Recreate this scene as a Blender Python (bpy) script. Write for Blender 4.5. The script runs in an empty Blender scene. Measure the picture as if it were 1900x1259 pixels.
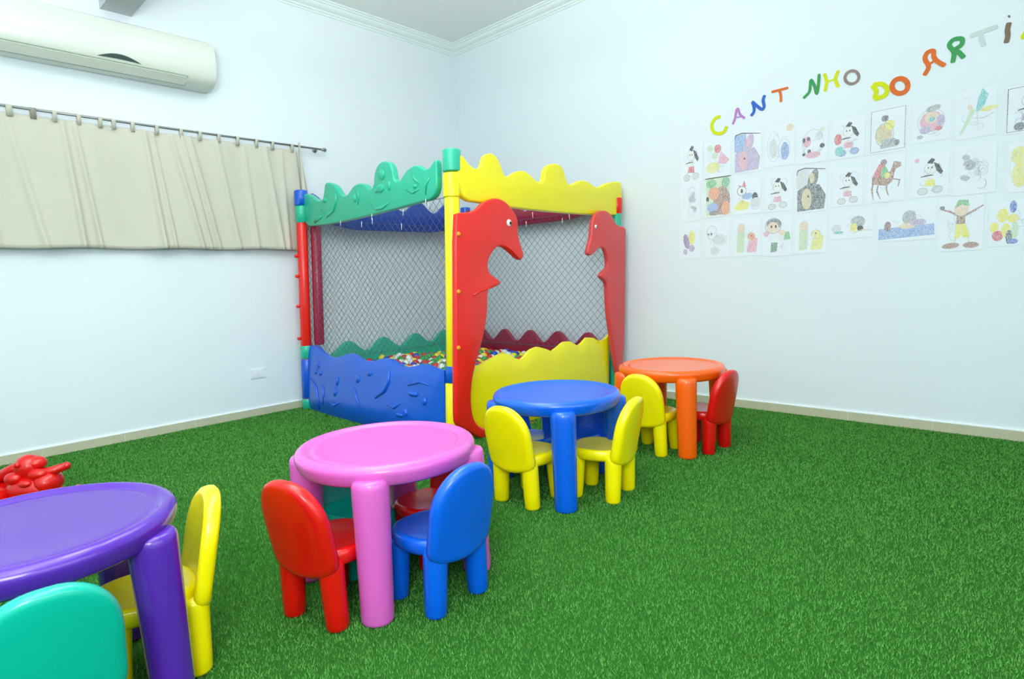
import bpy, math, random
import numpy as np
from mathutils import Vector, Matrix
random.seed(7); rng = np.random.default_rng(7)
S = bpy.context.scene; COL = S.collection
PI = math.pi

# ---------------------------------------------------------------- camera, world, light, exposure
YAW, PITCH, ROLL, FOC = -0.76256, -0.103356, -0.040142, 1103.57
CAM = Vector((4.6598, -4.1996, 1.0))
fw = Vector((math.sin(YAW)*math.cos(PITCH), math.cos(YAW)*math.cos(PITCH), math.sin(PITCH)))
r0 = Vector((math.cos(YAW), -math.sin(YAW), 0)); u0 = r0.cross(fw)
rt = math.cos(ROLL)*r0 + math.sin(ROLL)*u0; up = -math.sin(ROLL)*r0 + math.cos(ROLL)*u0
cam = bpy.data.cameras.new('camera'); co = bpy.data.objects.new('camera', cam); COL.objects.link(co)
M3 = Matrix((rt, up, -fw)).transposed()
co.matrix_world = Matrix.Translation(CAM) @ M3.to_4x4()
cam.sensor_fit = 'HORIZONTAL'; cam.sensor_width = 36; cam.lens = FOC*36/1900; cam.clip_start = .02
S.camera = co
S.view_settings.view_transform = 'Standard'; S.view_settings.look = 'None'
S.view_settings.exposure = 0.63; S.view_settings.gamma = 1; S.view_settings.use_curve_mapping = False
w = bpy.data.worlds.new('world'); S.world = w; w.use_nodes = True
w.node_tree.nodes['Background'].inputs[0].default_value = (.8, .9, 1, 1)
w.node_tree.nodes['Background'].inputs[1].default_value = .3
def area(name, loc, rot, sx, sy, power, col=(1, 1, 1)):
    l = bpy.data.lights.new(name, 'AREA'); l.shape = 'RECTANGLE'; l.size = sx; l.size_y = sy
    l.energy = power; l.color = col
    o = bpy.data.objects.new(name, l); o.location = loc; o.rotation_euler = rot; COL.objects.link(o); return o
area('ceiling_light_far', (2.7, -3.0, 3.2), (0, 0, 0), 1.2, 1.2, 18, (.97, 1, 1))
area('ceiling_light_near', (4.4, -4.9, 3.2), (0, 0, 0), 1.2, 1.2, 10, (.97, 1, 1))
area('side_fill_light', (6.1, -3.2, 1.7), (0, math.radians(90), 0), 1.4, 2.6, 14, (.97, 1, 1))  # added fill light aimed at the left wall; no window stands here
area('bounce_flash', (3.4, -4.2, 1.8), (math.radians(180), 0, 0), .8, .8, 85, (.97, 1, 1))
area('far_fill_uplight', (2.0, -2.1, 2.85), (math.radians(180), 0, 0), 1.4, 1.4, 22, (.97, 1, 1))  # added up-light, no fixture: evens out ceiling and walls near the corner
cfl = area('softbox', (5.3, -5.1, 1.9), (0, 0, 0), 1, 1, 33, (.97, 1, 1))  # added frontal fill behind the camera, brightens faces turned towards it
cfl.rotation_euler = (Vector((2.6, -2.2, .5))-Vector(cfl.location)).to_track_quat('-Z', 'Y').to_euler()

# ---------------------------------------------------------------- helpers
def ray(px, py): return fw + (px-950)/FOC*rt - (py-629.5)/FOC*up
def hit(px, py, n, d):                  # point of the pixel's ray on the plane n.P = d
    n = Vector(n); v = ray(px, py); t = (d - n.dot(CAM))/n.dot(v); return CAM + t*v
def on_right(px, py): return hit(px, py, (0, 1, 0), 0)
def srgb(r, g, b):
    f = lambda c: (c/255/12.92 if c/255 <= .04045 else ((c/255+.055)/1.055)**2.4)
    return (f(r), f(g), f(b), 1)
MATS = {}
def mat(name, rgb, rough=.35, bump=0, bscale=60, var=0, vscale=8, coat=0, spec=.5, detail=3):
    if name in MATS: return MATS[name]
    m = bpy.data.materials.new(name); m.use_nodes = True; nt = m.node_tree; N = nt.nodes; L = nt.links
    b = N['Principled BSDF']; c = srgb(*rgb)
    b.inputs['Base Color'].default_value = c; b.inputs['Roughness'].default_value = rough
    b.inputs['Specular IOR Level'].default_value = spec
    b.inputs['Coat Weight'].default_value = coat; b.inputs['Coat Roughness'].default_value = .12
    tc = N.new('ShaderNodeTexCoord')
    n1 = N.new('ShaderNodeTexNoise'); n1.inputs['Scale'].default_value = vscale; n1.inputs['Detail'].default_value = detail
    L.new(tc.outputs['Object'], n1.inputs['Vector'])
    mx = N.new('ShaderNodeMix'); mx.data_type = 'RGBA'
    k = max(var, .02)
    mx.inputs[6].default_value = tuple(x*(1-k) for x in c[:3])+(1,); mx.inputs[7].default_value = tuple(min(1, x*(1+k)) for x in c[:3])+(1,)
    L.new(n1.outputs['Fac'], mx.inputs[0]); L.new(mx.outputs[2], b.inputs['Base Color'])
    if bump:
        n2 = N.new('ShaderNodeTexNoise'); n2.inputs['Scale'].default_value = bscale; n2.inputs['Detail'].default_value = 4
        L.new(tc.outputs['Object'], n2.inputs['Vector'])
        bp = N.new('ShaderNodeBump'); bp.inputs['Strength'].default_value = bump; bp.inputs['Distance'].default_value = .01
        L.new(n2.outputs['Fac'], bp.inputs['Height']); L.new(bp.outputs[0], b.inputs['Normal'])
    MATS[name] = m; return m
def plastic(name, rgb, rough=.3): return mat(name, rgb, rough, bump=.05, bscale=14, var=.03, vscale=5, coat=.35)
WALL = mat('painted_wall', (230, 239, 246), .6, bump=.03, bscale=90, var=.015, vscale=2, spec=.3)
CEIL = mat('painted_ceiling', (240, 245, 243), .8)
CROWN = mat('plaster_moulding', (232, 243, 241), .6)
TILE = mat('beige_tile', (198, 196, 170), .4, bump=.05, var=.08, vscale=20)
GROUT = mat('white_grout', (236, 246, 244), .6)
YEL = plastic('yellow_plastic', (255, 238, 0)); RED = plastic('red_plastic', (216, 8, 6)); BLU = plastic('blue_plastic', (0, 96, 224))
TEAL = plastic('teal_plastic', (0, 182, 160)); PNK = plastic('pink_plastic', (216, 98, 192)); PUR = plastic('purple_plastic', (84, 34, 168), .24)
ORA = plastic('orange_plastic', (255, 100, 6))
PRED = plastic('pit_red_plastic', (240, 30, 18), .35); PTEAL = plastic('pit_teal_plastic', (40, 188, 152), .35); PYEL = plastic('pit_yellow_plastic', (252, 240, 0), .35)
PBLU = plastic('pit_blue_plastic', (14, 92, 212), .3); BURG = plastic('burgundy_plastic', (160, 14, 56), .4); PRED2 = plastic('faded_red_plastic', (226, 66, 68), .4)
DBLU = plastic('dark_blue_plastic', (18, 72, 176), .35)
NET = mat('net_cord', (98, 106, 136), .8); WHITE = mat('white_plastic', (236, 240, 240), .4); BLACK = mat('black_ink', (28, 28, 34), .5)
ACW = mat('aircon_plastic', (220, 225, 216), .3); ACD = mat('aircon_display', (52, 72, 68), .2); ACG = mat('aircon_seam', (168, 182, 170), .5)
METAL = mat('rod_metal', (150, 152, 150), .3); METAL.node_tree.nodes['Principled BSDF'].inputs['Metallic'].default_value = .6
FABRIC = mat('beige_fabric', (208, 204, 190), .9, bump=.1, bscale=200, spec=.1)

def link(o, parent=None):
    COL.objects.link(o)
    if parent is not None: o.parent = parent
    return o
def mesh(name, V, F, m, parent=None, smooth=True, mi=None):
    me = bpy.data.meshes.new(name); me.from_pydata([tuple(v) for v in V], [], F)
    for x in (m if isinstance(m, (list, tuple)) else [m]): me.materials.append(x)
    if mi: me.polygons.foreach_set('material_index', mi)
    if smooth: me.polygons.foreach_set('use_smooth', [True]*len(me.polygons))
    me.validate(); me.update()
    return link(bpy.data.objects.new(name, me), parent)
def fixn(o):
    import bmesh
    b = bmesh.new(); b.from_mesh(o.data); bmesh.ops.recalc_face_normals(b, faces=b.faces); b.to_mesh(o.data); b.free(); return o
def autosmooth(o, deg=40):
    o.data.set_sharp_from_angle(angle=math.radians(deg)); return o
def empty(name, loc, rz=0):
    o = bpy.data.objects.new(name, None); o.location = loc; o.rotation_euler = (0, 0, rz); o.empty_display_size = .1; return link(o)
def tag(o, label=None, cat=None, group=None, kind=None):
    for k, v in (('label', label), ('category', cat), ('group', group), ('kind', kind)):
        if v: o[k] = v
    return o
class MB:
    def __init__(s): s.V = []; s.F = []; s.M = []
    def add(s, V, F, m=0):
        n = len(s.V); s.V += [tuple(v) for v in V]; s.F += [tuple(i+n for i in f) for f in F]; s.M += [m]*len(F)
    def box(s, a, b, m=0):
        x0, y0, z0 = a; x1, y1, z1 = b
        s.add([(x0,y0,z0),(x1,y0,z0),(x1,y1,z0),(x0,y1,z0),(x0,y0,z1),(x1,y0,z1),(x1,y1,z1),(x0,y1,z1)],
              [(0,3,2,1),(4,5,6,7),(0,1,5,4),(1,2,6,5),(2,3,7,6),(3,0,4,7)], m)
    def tube(s, pts, rad, n=8, m=0, cap=True):
        pts = [Vector(q) for q in pts]; rad = rad if isinstance(rad, (list, tuple)) else [rad]*len(pts)
        V = []; F = []; prev = None
        for i, q in enumerate(pts):
            d = (pts[min(i+1, len(pts)-1)] - pts[max(i-1, 0)]).normalized()
            if prev is None:
                a = Vector((0, 0, 1)) if abs(d.z) < .9 else Vector((1, 0, 0)); e1 = d.cross(a).normalized()
            else: e1 = (prev - d*prev.dot(d)).normalized()
            prev = e1; e2 = d.cross(e1)
            for k in range(n):
                t = 2*PI*k/n; V.append(q + rad[i]*(math.cos(t)*e1 + math.sin(t)*e2))
        for i in range(len(pts)-1):
            for k in range(n):
                F.append((i*n+k, i*n+(k+1) % n, (i+1)*n+(k+1) % n, (i+1)*n+k))
        if cap: F.append(tuple(range(n))[::-1]); F.append(tuple(range((len(pts)-1)*n, len(pts)*n)))
        s.add(V, F, m)
    def lathe(s, prof, n=32, c=(0, 0), m=0):
        V = []; F = []; idx = []
        for (r, z) in prof:
            if r < 1e-6: idx.append([len(V)]); V.append((c[0], c[1], z))
            else:
                idx.append(list(range(len(V), len(V)+n)))
                V += [(c[0]+r*math.cos(2*PI*k/n), c[1]+r*math.sin(2*PI*k/n), z) for k in range(n)]
        for A, B in zip(idx, idx[1:]):
            for k in range(n):
                k2 = (k+1) % n
                if len(A) == 1: F.append((A[0], B[k2], B[k]))
                elif len(B) == 1: F.append((A[k], A[k2], B[0]))
                else: F.append((A[k], A[k2], B[k2], B[k]))
        s.add(V, F, m)
    def ball(s, c, r, n=12, k=8, m=0):
        rx, ry, rz = r if isinstance(r, (tuple, list)) else (r, r, r)
        V = []; F = []; idx = []
        for i in range(k+1):
            t = PI*i/k
            if i in (0, k): idx.append([len(V)]); V.append((c[0], c[1], c[2]+rz*math.cos(t)))
            else:
                idx.append(list(range(len(V), len(V)+n)))
                V += [(c[0]+rx*math.sin(t)*math.cos(2*PI*j/n), c[1]+ry*math.sin(t)*math.sin(2*PI*j/n), c[2]+rz*math.cos(t)) for j in range(n)]
        for A, B in zip(idx, idx[1:]):
            for j in range(n):
                j2 = (j+1) % n
                if len(A) == 1: F.append((A[0], B[j], B[j2]))
                elif len(B) == 1: F.append((A[j2], A[j], B[0]))
                else: F.append((A[j], B[j], B[j2], A[j2]))
        s.add(V, F, m)
    def build(s, name, m, parent=None, smooth=True, sharp=None):
        o = fixn(mesh(name, s.V, s.F, m, parent, smooth, s.M if isinstance(m, (list, tuple)) else None))
        if sharp: autosmooth(o, sharp)
        return o
def resample(P, n, closed=True):
    P = [Vector(q).to_2d() if len(q) > 2 else Vector(q) for q in P]
    Q = P+[P[0]] if closed else P
    d = [0]
    for a, b in zip(Q, Q[1:]): d.append(d[-1]+(b-a).length)
    out = []; j = 0
    for i in range(n):
        t = d[-1]*i/(n if closed else n-1)
        while j < len(Q)-2 and d[j+1] < t: j += 1
        out.append(Q[j].lerp(Q[j+1], min(1, (t-d[j])/max(1e-9, d[j+1]-d[j]))))
    return out
def smoothloop(P, it=1):
    P = [Vector(q) for q in P]
    for _ in range(it):
        Q = []
        for i in range(len(P)):
            a, b = P[i], P[(i+1) % len(P)]; Q += [a.lerp(b, .25), a.lerp(b, .75)]
        P = Q
    return P
def slab(P, th, bev, to3d, name, m, parent, mid=0, steps=3, sharp=None):
    """closed 2-D outline with a rounded rim and thickness th; to3d(u, v, w) places it"""
    import mathutils
    A = sum(P[i].x*P[(i+1) % len(P)].y - P[(i+1) % len(P)].x*P[i].y for i in range(len(P)))
    if A < 0: P = P[::-1]
    n = len(P); nor = []
    for i in range(n):
        d = (P[(i+1) % n]-P[i-1]); d = d.normalized() if d.length > 1e-9 else Vector((1, 0)); nor.append(Vector((d.y, -d.x)))
    rings = []
    for sgn in (-1, 1):
        rr = []
        for k in range(steps+1):
            a = PI/2*k/steps
            rr.append((bev*(1-math.sin(a)), sgn*(th/2-bev+bev*math.cos(a))))
        rings += rr if sgn < 0 else rr[::-1]
    V = []; F = []
    for off, w_ in rings:
        V += [(P[i].x-nor[i].x*off, P[i].y-nor[i].y*off, w_) for i in range(n)]
    for k in range(len(rings)-1):
        for i in range(n):
            F.append((k*n+i, k*n+(i+1) % n, (k+1)*n+(i+1) % n, (k+1)*n+i))
    last = (len(rings)-1)*n
    for base, flip in ((0, True), (last, False)):
        poly = [Vector((V[base+i][0], V[base+i][1], 0)) for i in range(n)]
        for t in mathutils.geometry.tessellate_polygon([poly]):
            F.append(tuple(base+j for j in t))
    o = fixn(mesh(name, [to3d(*v) for v in V], F, m, parent))
    autosmooth(o, sharp or 50)
    return o

# ---------------------------------------------------------------- the room
RX, RY, H, CB, CH = 6.2, -6.2, 3.325, 3.233, .085
def struct(name, mb, m, smooth=False): return tag(mb.build(name, m, None, smooth), kind='structure')
b = MB(); b.box((-.15, RY-.15, -.1), (RX+.15, .15, 0)); 
TURF = mat('turf_backing', (52, 118, 40), .95, bump=.8, bscale=500, var=.35, vscale=160, spec=.1)
floor = struct('floor', b, TURF)
b = MB(); b.box((-.15, RY-.15, H), (RX+.15, .15, H+.1)); struct('ceiling', b, CEIL)
b = MB(); b.box((-.15, RY, 0), (0, 0, H)); struct('wall_left', b, WALL)
b = MB(); b.box((-.15, 0, 0), (RX+.15, .15, H)); struct('wall_right', b, WALL)
b = MB(); b.box((RX, RY, 0), (RX+.15, 0, H)); struct('wall_near', b, WALL)
b = MB(); b.box((-.15, RY-.15, 0), (RX+.15, RY, H)); struct('wall_rear', b, WALL)
# crown moulding: a stepped profile swept along the two walls
prof = [(0, 0), (.008, 0), (.008, .012), (.018, .018), (.022, .03), (.034, .034), (.05, .044), (.06, .056), (.062, .064), (.074, .068), (.078, .078), (.09, .08), (.09, H-CB), (0, H-CB)]
for nm, f in (('trim_1', lambda a, z, s: (a, s, z)), ('trim_2', lambda a, z, s: (s, -a, z))):
    V = []; F = []; n = len(prof)
    for end in (0, 1):
        for a, z in prof:
            s = (0 if end else (RY if nm == 'trim_1' else RX))
            if end: s = -a if nm == 'trim_1' else a
            V.append(f(a, CB+z, s))
    F = [(i, (i+1) % n, n+(i+1) % n, n+i) for i in range(n)]+[tuple(range(n)), tuple(range(2*n-1, n-1, -1))]
    m_ = MB(); m_.add(V, F); struct(nm, m_, CROWN)
b = MB(); b.box((0, -3.05, 2.83), (RX, -2.87, H)); struct('trim_3', b, mat('beam_paint', (196, 202, 204), .7))
# tiled baseboards: every tile a piece, with a bead of grout on top
def baseboard(name, axis, length):
    root = empty(name, (0, 0, 0)); tag(root, kind='structure')
    g = MB()
    if axis == 'y': g.box((0, -length, 0), (.009, -.012, .056)); g.box((.0, -length, .056), (.013, -.0, .061))
    else: g.box((.012, -.009, 0), (length, 0, .056)); g.box((0, -.013, .056), (length, 0, .061))
    g.build('grout', GROUT, root, False)
    me = None; k = 0; s = .02
    L = .45
    tb = MB(); tb.box((0, 0, 0), (L-.003, .012, .0555))
    while s < length-L:
        if me is None: o = tb.build('tile', TILE, root, False); me = o.data
        else: o = link(bpy.data.objects.new('tile', me), root)
        if axis == 'y': o.rotation_euler = (0, 0, -PI/2); o.location = (0, -s, 0)
        else: o.location = (s, -.012, 0)
        s += L
baseboard('baseboard_left', 'y', -RY); baseboard('baseboard_right', 'x', RX)

# ---------------------------------------------------------------- turf pile
def turf():
    n = 460000
    # denser towards the camera
    k = int(n*1.9)
    x = rng.uniform(.02, 6.0, k); y = rng.uniform(-5.0, -.02, k)
    dx = x-CAM.x; dy = y-CAM.y
    d = fw.x*dx+fw.y*dy; s = rt.x*dx+rt.y*dy
    ok = (d > .9) & (np.abs(s) < d*.98+.2)
    dist = np.hypot(dx, dy); ok &= rng.uniform(0, 1, k) < np.clip(2.0/dist, .3, 1)
    x, y, dist = x[ok][:n], y[ok][:n], dist[ok][:n]; n = len(x)
    a = rng.uniform(0, 2*PI, n); h = rng.uniform(.006, .013, n); wd = rng.uniform(.0012, .002, n)*np.clip(dist/2.2, 1, 1.8)
    la = rng.uniform(0, 2*PI, n); ln = rng.uniform(0, .008, n)
    V = np.empty((n, 3, 3), np.float32)
    V[:, 0] = np.stack([x-np.cos(a)*wd, y-np.sin(a)*wd, np.zeros(n)], 1)
    V[:, 1] = np.stack([x+np.cos(a)*wd, y+np.sin(a)*wd, np.zeros(n)], 1)
    V[:, 2] = np.stack([x+np.cos(la)*ln, y+np.sin(la)*ln, h], 1)
    me = bpy.data.meshes.new('grass_pile'); me.vertices.add(3*n); me.vertices.foreach_set('co', V.ravel())
    me.loops.add(3*n); me.loops.foreach_set('vertex_index', np.arange(3*n, dtype=np.int32))
    me.polygons.add(n); me.polygons.foreach_set('loop_start', np.arange(0, 3*n, 3, dtype=np.int32)); me.polygons.foreach_set('loop_total', np.full(n, 3, np.int32))
    me.update(); me.validate()
    m = mat('grass_blade', (92, 158, 72), .7, var=.35, vscale=120, spec=.15)
    me.materials.append(m)
    o = link(bpy.data.objects.new('grass_pile', me))
    tag(o, 'short green artificial grass pile covering the whole playroom floor', 'grass', kind='stuff')
turf()

# ---------------------------------------------------------------- wall things
def aircon():
    y1, y0 = -2.42, -3.66
    root = empty('air_conditioner', (0, (y0+y1)/2, 2.42)); yc = (y0+y1)/2
    tag(root, 'white split air conditioner mounted high on the wall above the curtain', 'air conditioner')
    P = [(0.0, 0.0), (.06, -.012), (.12, -.004), (.165, .015), (.195, .05), (.208, .10), (.212, .16), (.205, .25), (.19, .285), (.16, .30), (0, .30)]
    def xs(a, z, s):          # inset of the profile near the ends
        return (.1+(a-.1)*s, z*s+(1-s)*.14)
    m = MB(); n = len(P); V = []
    ys = [(y0, .86), (y0+.008, .95), (y0+.03, 1), (y1-.03, 1), (y1-.008, .95), (y1, .86)]
    for yy, s in ys:
        for a, z in P:
            a2, z2 = xs(a, z, s); V.append((max(a2, 0) if a > 0 else 0, yy-yc, z2))
    F = [(k*n+i, k*n+(i+1) % n, (k+1)*n+(i+1) % n, (k+1)*n+i) for k in range(len(ys)-1) for i in range(n)]
    F += [tuple(range(n)), tuple(range(len(V)-n, len(V)))]
    m.add(V, F); m.build('housing', ACW, root, True, 35)
    # louver flap on the slanted underside with its dark seam
    def under(t, off):       # along the profile from the front foot to the rear
        a = Vector((.186, .036)); c = Vector((.118, -.006)); q = a.lerp(c, t); nn = Vector((.45, -.89)).normalized()
        return q + nn*off
    for nm, mm, t0, t1, off, e in (('louver_seam', ACG, -.06, 1.06, .0025, .006), ('louver', ACW, .04, .94, .006, 0)):
        q = [under(t0, -.01), under(t0, off), under(t1, off), under(t1, -.01)]
        m = MB(); V = []
        for yy in (-3.60-e-yc, -2.62+e-yc): V += [(a.x, yy, a.y) for a in q]
        m.add(V, [(0, 1, 5, 4), (1, 2, 6, 5), (2, 3, 7, 6), (3, 0, 4, 7), (0, 1, 2, 3), (4, 5, 6, 7)]); m.build(nm, mm, root, False)
    # smiling dark display
    V = []; F = []; N = 20
    for i in range(N+1):
        t = i/N; yy = -3.14+.245*t-yc
        top = .048+.032*math.sin(PI*t); bot = .048+.004*math.sin(PI*t)
        for z in (bot, top): V.append((.196+max(0, (z-.048))*.28+.004, yy, z))
    F = [(2*i, 2*i+2, 2*i+3, 2*i+1) for i in range(N)]
    nV = len(V); V += [(x-.02, y, z) for x, y, z in V]; F += [tuple(j+nV for j in f[::-1]) for f in F]
    m = MB(); m.add(V, F); m.build('display_panel', ACD, root, False)['label'] = 'dark crescent display panel'
aircon()

def curtain():
    zr = 2.118; xr = .062
    rod = empty('curtain_rod', (0, -2.9, zr)); tag(rod, 'thin grey metal curtain rod on the left wall below the air conditioner', 'curtain rod')
    m = MB(); m.tube([(xr, -1.4, 0), (xr, 1.33, 0)], .008, 10); m.build('rod', METAL, rod)
    m = MB(); m.tube([(xr, 1.315, 0), (xr, 1.35, 0)], [.009, .016], 12); m.ball((xr, 1.35, 0), .016); m.build('finial', METAL, rod)
    for y in (-1.36, 1.29):
        m = MB(); m.tube([(0.0, y, 0), (xr, y, 0)], .006, 8); m.tube([(0.0, y, 0), (.006, y, 0)], .02, 12); m.build('bracket', METAL, rod)
    # cloth
    y0, y1, zt, zb = -4.25, -1.80, 2.083, 1.295
    folds = [(-3.33, .030, .018, -.10), (-3.27, .022, .014, -.16), (-2.88, .03, .018, -.12), (-2.83, .02, .013, -.16), (-2.72, .024, .016, -.30), (-2.65, .022, .014, -.28),
             (-2.60, .028, .018, -.30), (-2.42, .02, .02, -.22), (-2.22, .018, .02, -.1), (-2.05, .018, .018, -.16), (-1.93, .02, .02, -.02), (-3.6, .018, .02, -.25), (-3.8, .02, .02, -.2), (-4.0, .02, .02, .1)]
    cur = empty('curtain', (0, (y0+y1)/2, zb)); tag(cur, 'beige tab-top curtain hanging from the rod on the left wall', 'curtain')
    yc = (y0+y1)/2
    ny, nz = 420, 30; V = []; F = []
    for j in range(nz+1):
        v = j/nz; z = zt+(zb-zt)*v
        for i in range(ny+1):
            y = y0+(y1-y0)*i/ny
            x = xr-.012+.012*math.sin(y*9+v*1.3)*v+.006*math.sin(y*23-v*2)
            for fy, am, wd, sl in folds:
                yy = fy-sl*v*.5 if True else fy
                x += am*(.55+.6*v)*math.exp(-((y-yy)/wd)**2)*1.0
            if i > ny-8: y2 = y+(.04*v)
            else: y2 = y
            V.append((x, y2-yc, z-zb+.004*math.sin(y*11)*v))
    n = ny+1
    F = [(j*n+i, j*n+i+1, (j+1)*n+i+1, (j+1)*n+i) for j in range(nz) for i in range(ny)]
    o = mesh('cloth', V, F, FABRIC, cur); md = o.modifiers.new('thick', 'SOLIDIFY'); md.thickness = .0015
    m = MB()
    m.tube([(xr-.004, y0-yc, .012), (xr-.002, y1-yc+.04, .012)], .004, 6)
    # tabs looped over the rod
    tabs = [wallx for wallx in (60, 100, 145, 185, 210, 245, 290, 335, 370, 405, 440, 475, 505, 541)]
    ty = [hit(px, 193+px*.141, (1, 0, 0), xr).y for px in tabs]
    for i, y in enumerate([-4.15, -4.0, -3.85, -3.7, -3.58, -3.47]+ty):
        w_ = .03 if y < -3.4 else .022
        m = MB(); V = []; ring = []
        for k in range(9):
            a = PI*k/8; ring.append((xr+.013*math.cos(a), zr-zb+.011*math.sin(a)))
        pth = [(xr+.004, zt-zb-.02)]+ring+[(xr-.006, zt-zb-.02)]
        for (px_, pz_) in pth: V += [(px_, y-yc-w_/2, pz_), (px_, y-yc+w_/2, pz_)]
        nV = len(pth)
        m.add(V, [(2*k, 2*k+1, 2*k+3, 2*k+2) for k in range(nV-1)])
        o = m.build('tab', FABRIC, cur); md = o.modifiers.new('thick', 'SOLIDIFY'); md.thickness = .0015
    # bunched end fold at the right
    V = []; F = []
    for j in range(12):
        v = j/11; z = zt-zb+.06-v*.62
        for i in range(9):
            t = i/8; V.append((xr+.012+.02*math.sin(PI*t*1.5), -1.80-yc+.012+t*(.01+.085*v), z))
    F = [(j*9+i, j*9+i+1, (j+1)*9+i+1, (j+1)*9+i) for j in range(11) for i in range(8)]
    o = mesh('side_fold', V, F, FABRIC, cur); md = o.modifiers.new('thick', 'SOLIDIFY'); md.thickness = .0015
curtain()

def outlet():
    c = hit(478, 692, (1, 0, 0), 0)
    r_ = empty('wall_outlet', (0, c.y, c.z)); tag(r_, 'small white cover plate low on the left wall', 'outlet')
    m = MB(); m.box((0, -.06, -.038), (.006, .06, .038)); m.box((.006, -.05, -.03), (.008, .05, .03)); m.build('cover_plate', WALL, r_, False)
    m = MB()
    for y in (-.018, .018): m.box((.008, y-.012, -.012), (.0105, y+.012, .012))
    m.build('socket', WHITE, r_, False)
outlet()

# ---------------------------------------------------------------- kids' tables
def make_table(name, loc, m, label, rot=0):
    root = empty(name, (loc[0], loc[1], 0), rot); tag(root, label, 'table', "children's round tables")
    P = [(0, .444), (.10, .444), (.215, .445), (.240, .447), (.250, .4465), (.258, .4445), (.266, .447), (.274, .4535), (.284, .4555), (.295, .453), (.304, .446), (.309, .436),
         (.308, .425), (.302, .408), (.297, .397), (.290, .391), (.280, .392), (.272, .402), (.20, .410), (0, .410)]
    t = MB(); t.lathe([(r*.962, z+.015) for r, z in P], 96); t.build('tabletop', m, root)
    me = None
    for k in range(4):
        a = PI/4+k*PI/2
        if me is None:
            l = MB(); cs = [(.000, .034), (.001, .042), (.006, .0465), (.014, .0475), (.10, .0485), (.2, .050), (.3, .052), (.37, .0535), (.405, .054), (.420, .052), (.428, .047), (.431, .038), (.432, 0)]
            V = []; F = []; n = 24
            for z, r in cs:
                cx = .287-.013*min(z, .40)/.40
                if r == 0: V.append((cx, 0, z)); continue
                for j in range(n):
                    q = 2*PI*j/n; V.append((cx+r*math.cos(q), r*math.sin(q)*1.04, z+(.002 if z > .36 else 0)))
            nr = len(cs)-1
            F = [(i*n+j, i*n+(j+1) % n, (i+1)*n+(j+1) % n, (i+1)*n+j) for i in range(nr-1) for j in range(n)]
            F += [((nr-1)*n+j, (nr-1)*n+(j+1) % n, nr*n) for j in range(n)]+[tuple(range(n))[::-1]]
            l.add(V, F); o = l.build('leg', m, root); me = o.data
        else: o = link(bpy.data.objects.new('leg', me), root)
        o.rotation_euler = (0, 0, a)
    return root
T = dict(pink=(2.983, -3.080), blue=(2.905, -2.078), orange=(2.968, -1.107), purple=(2.887, -4.010))
make_table('round_table', T['pink'], PNK, 'pink round plastic children\'s table with four stout legs in front of the ball pit')
make_table('round_table', T['blue'], BLU, 'blue round plastic children\'s table with yellow chairs beside it')
make_table('round_table', T['orange'], ORA, 'orange round plastic children\'s table nearest the drawings wall')
make_table('round_table', T['purple'], PUR, 'purple round plastic children\'s table at the lower left corner')

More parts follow.
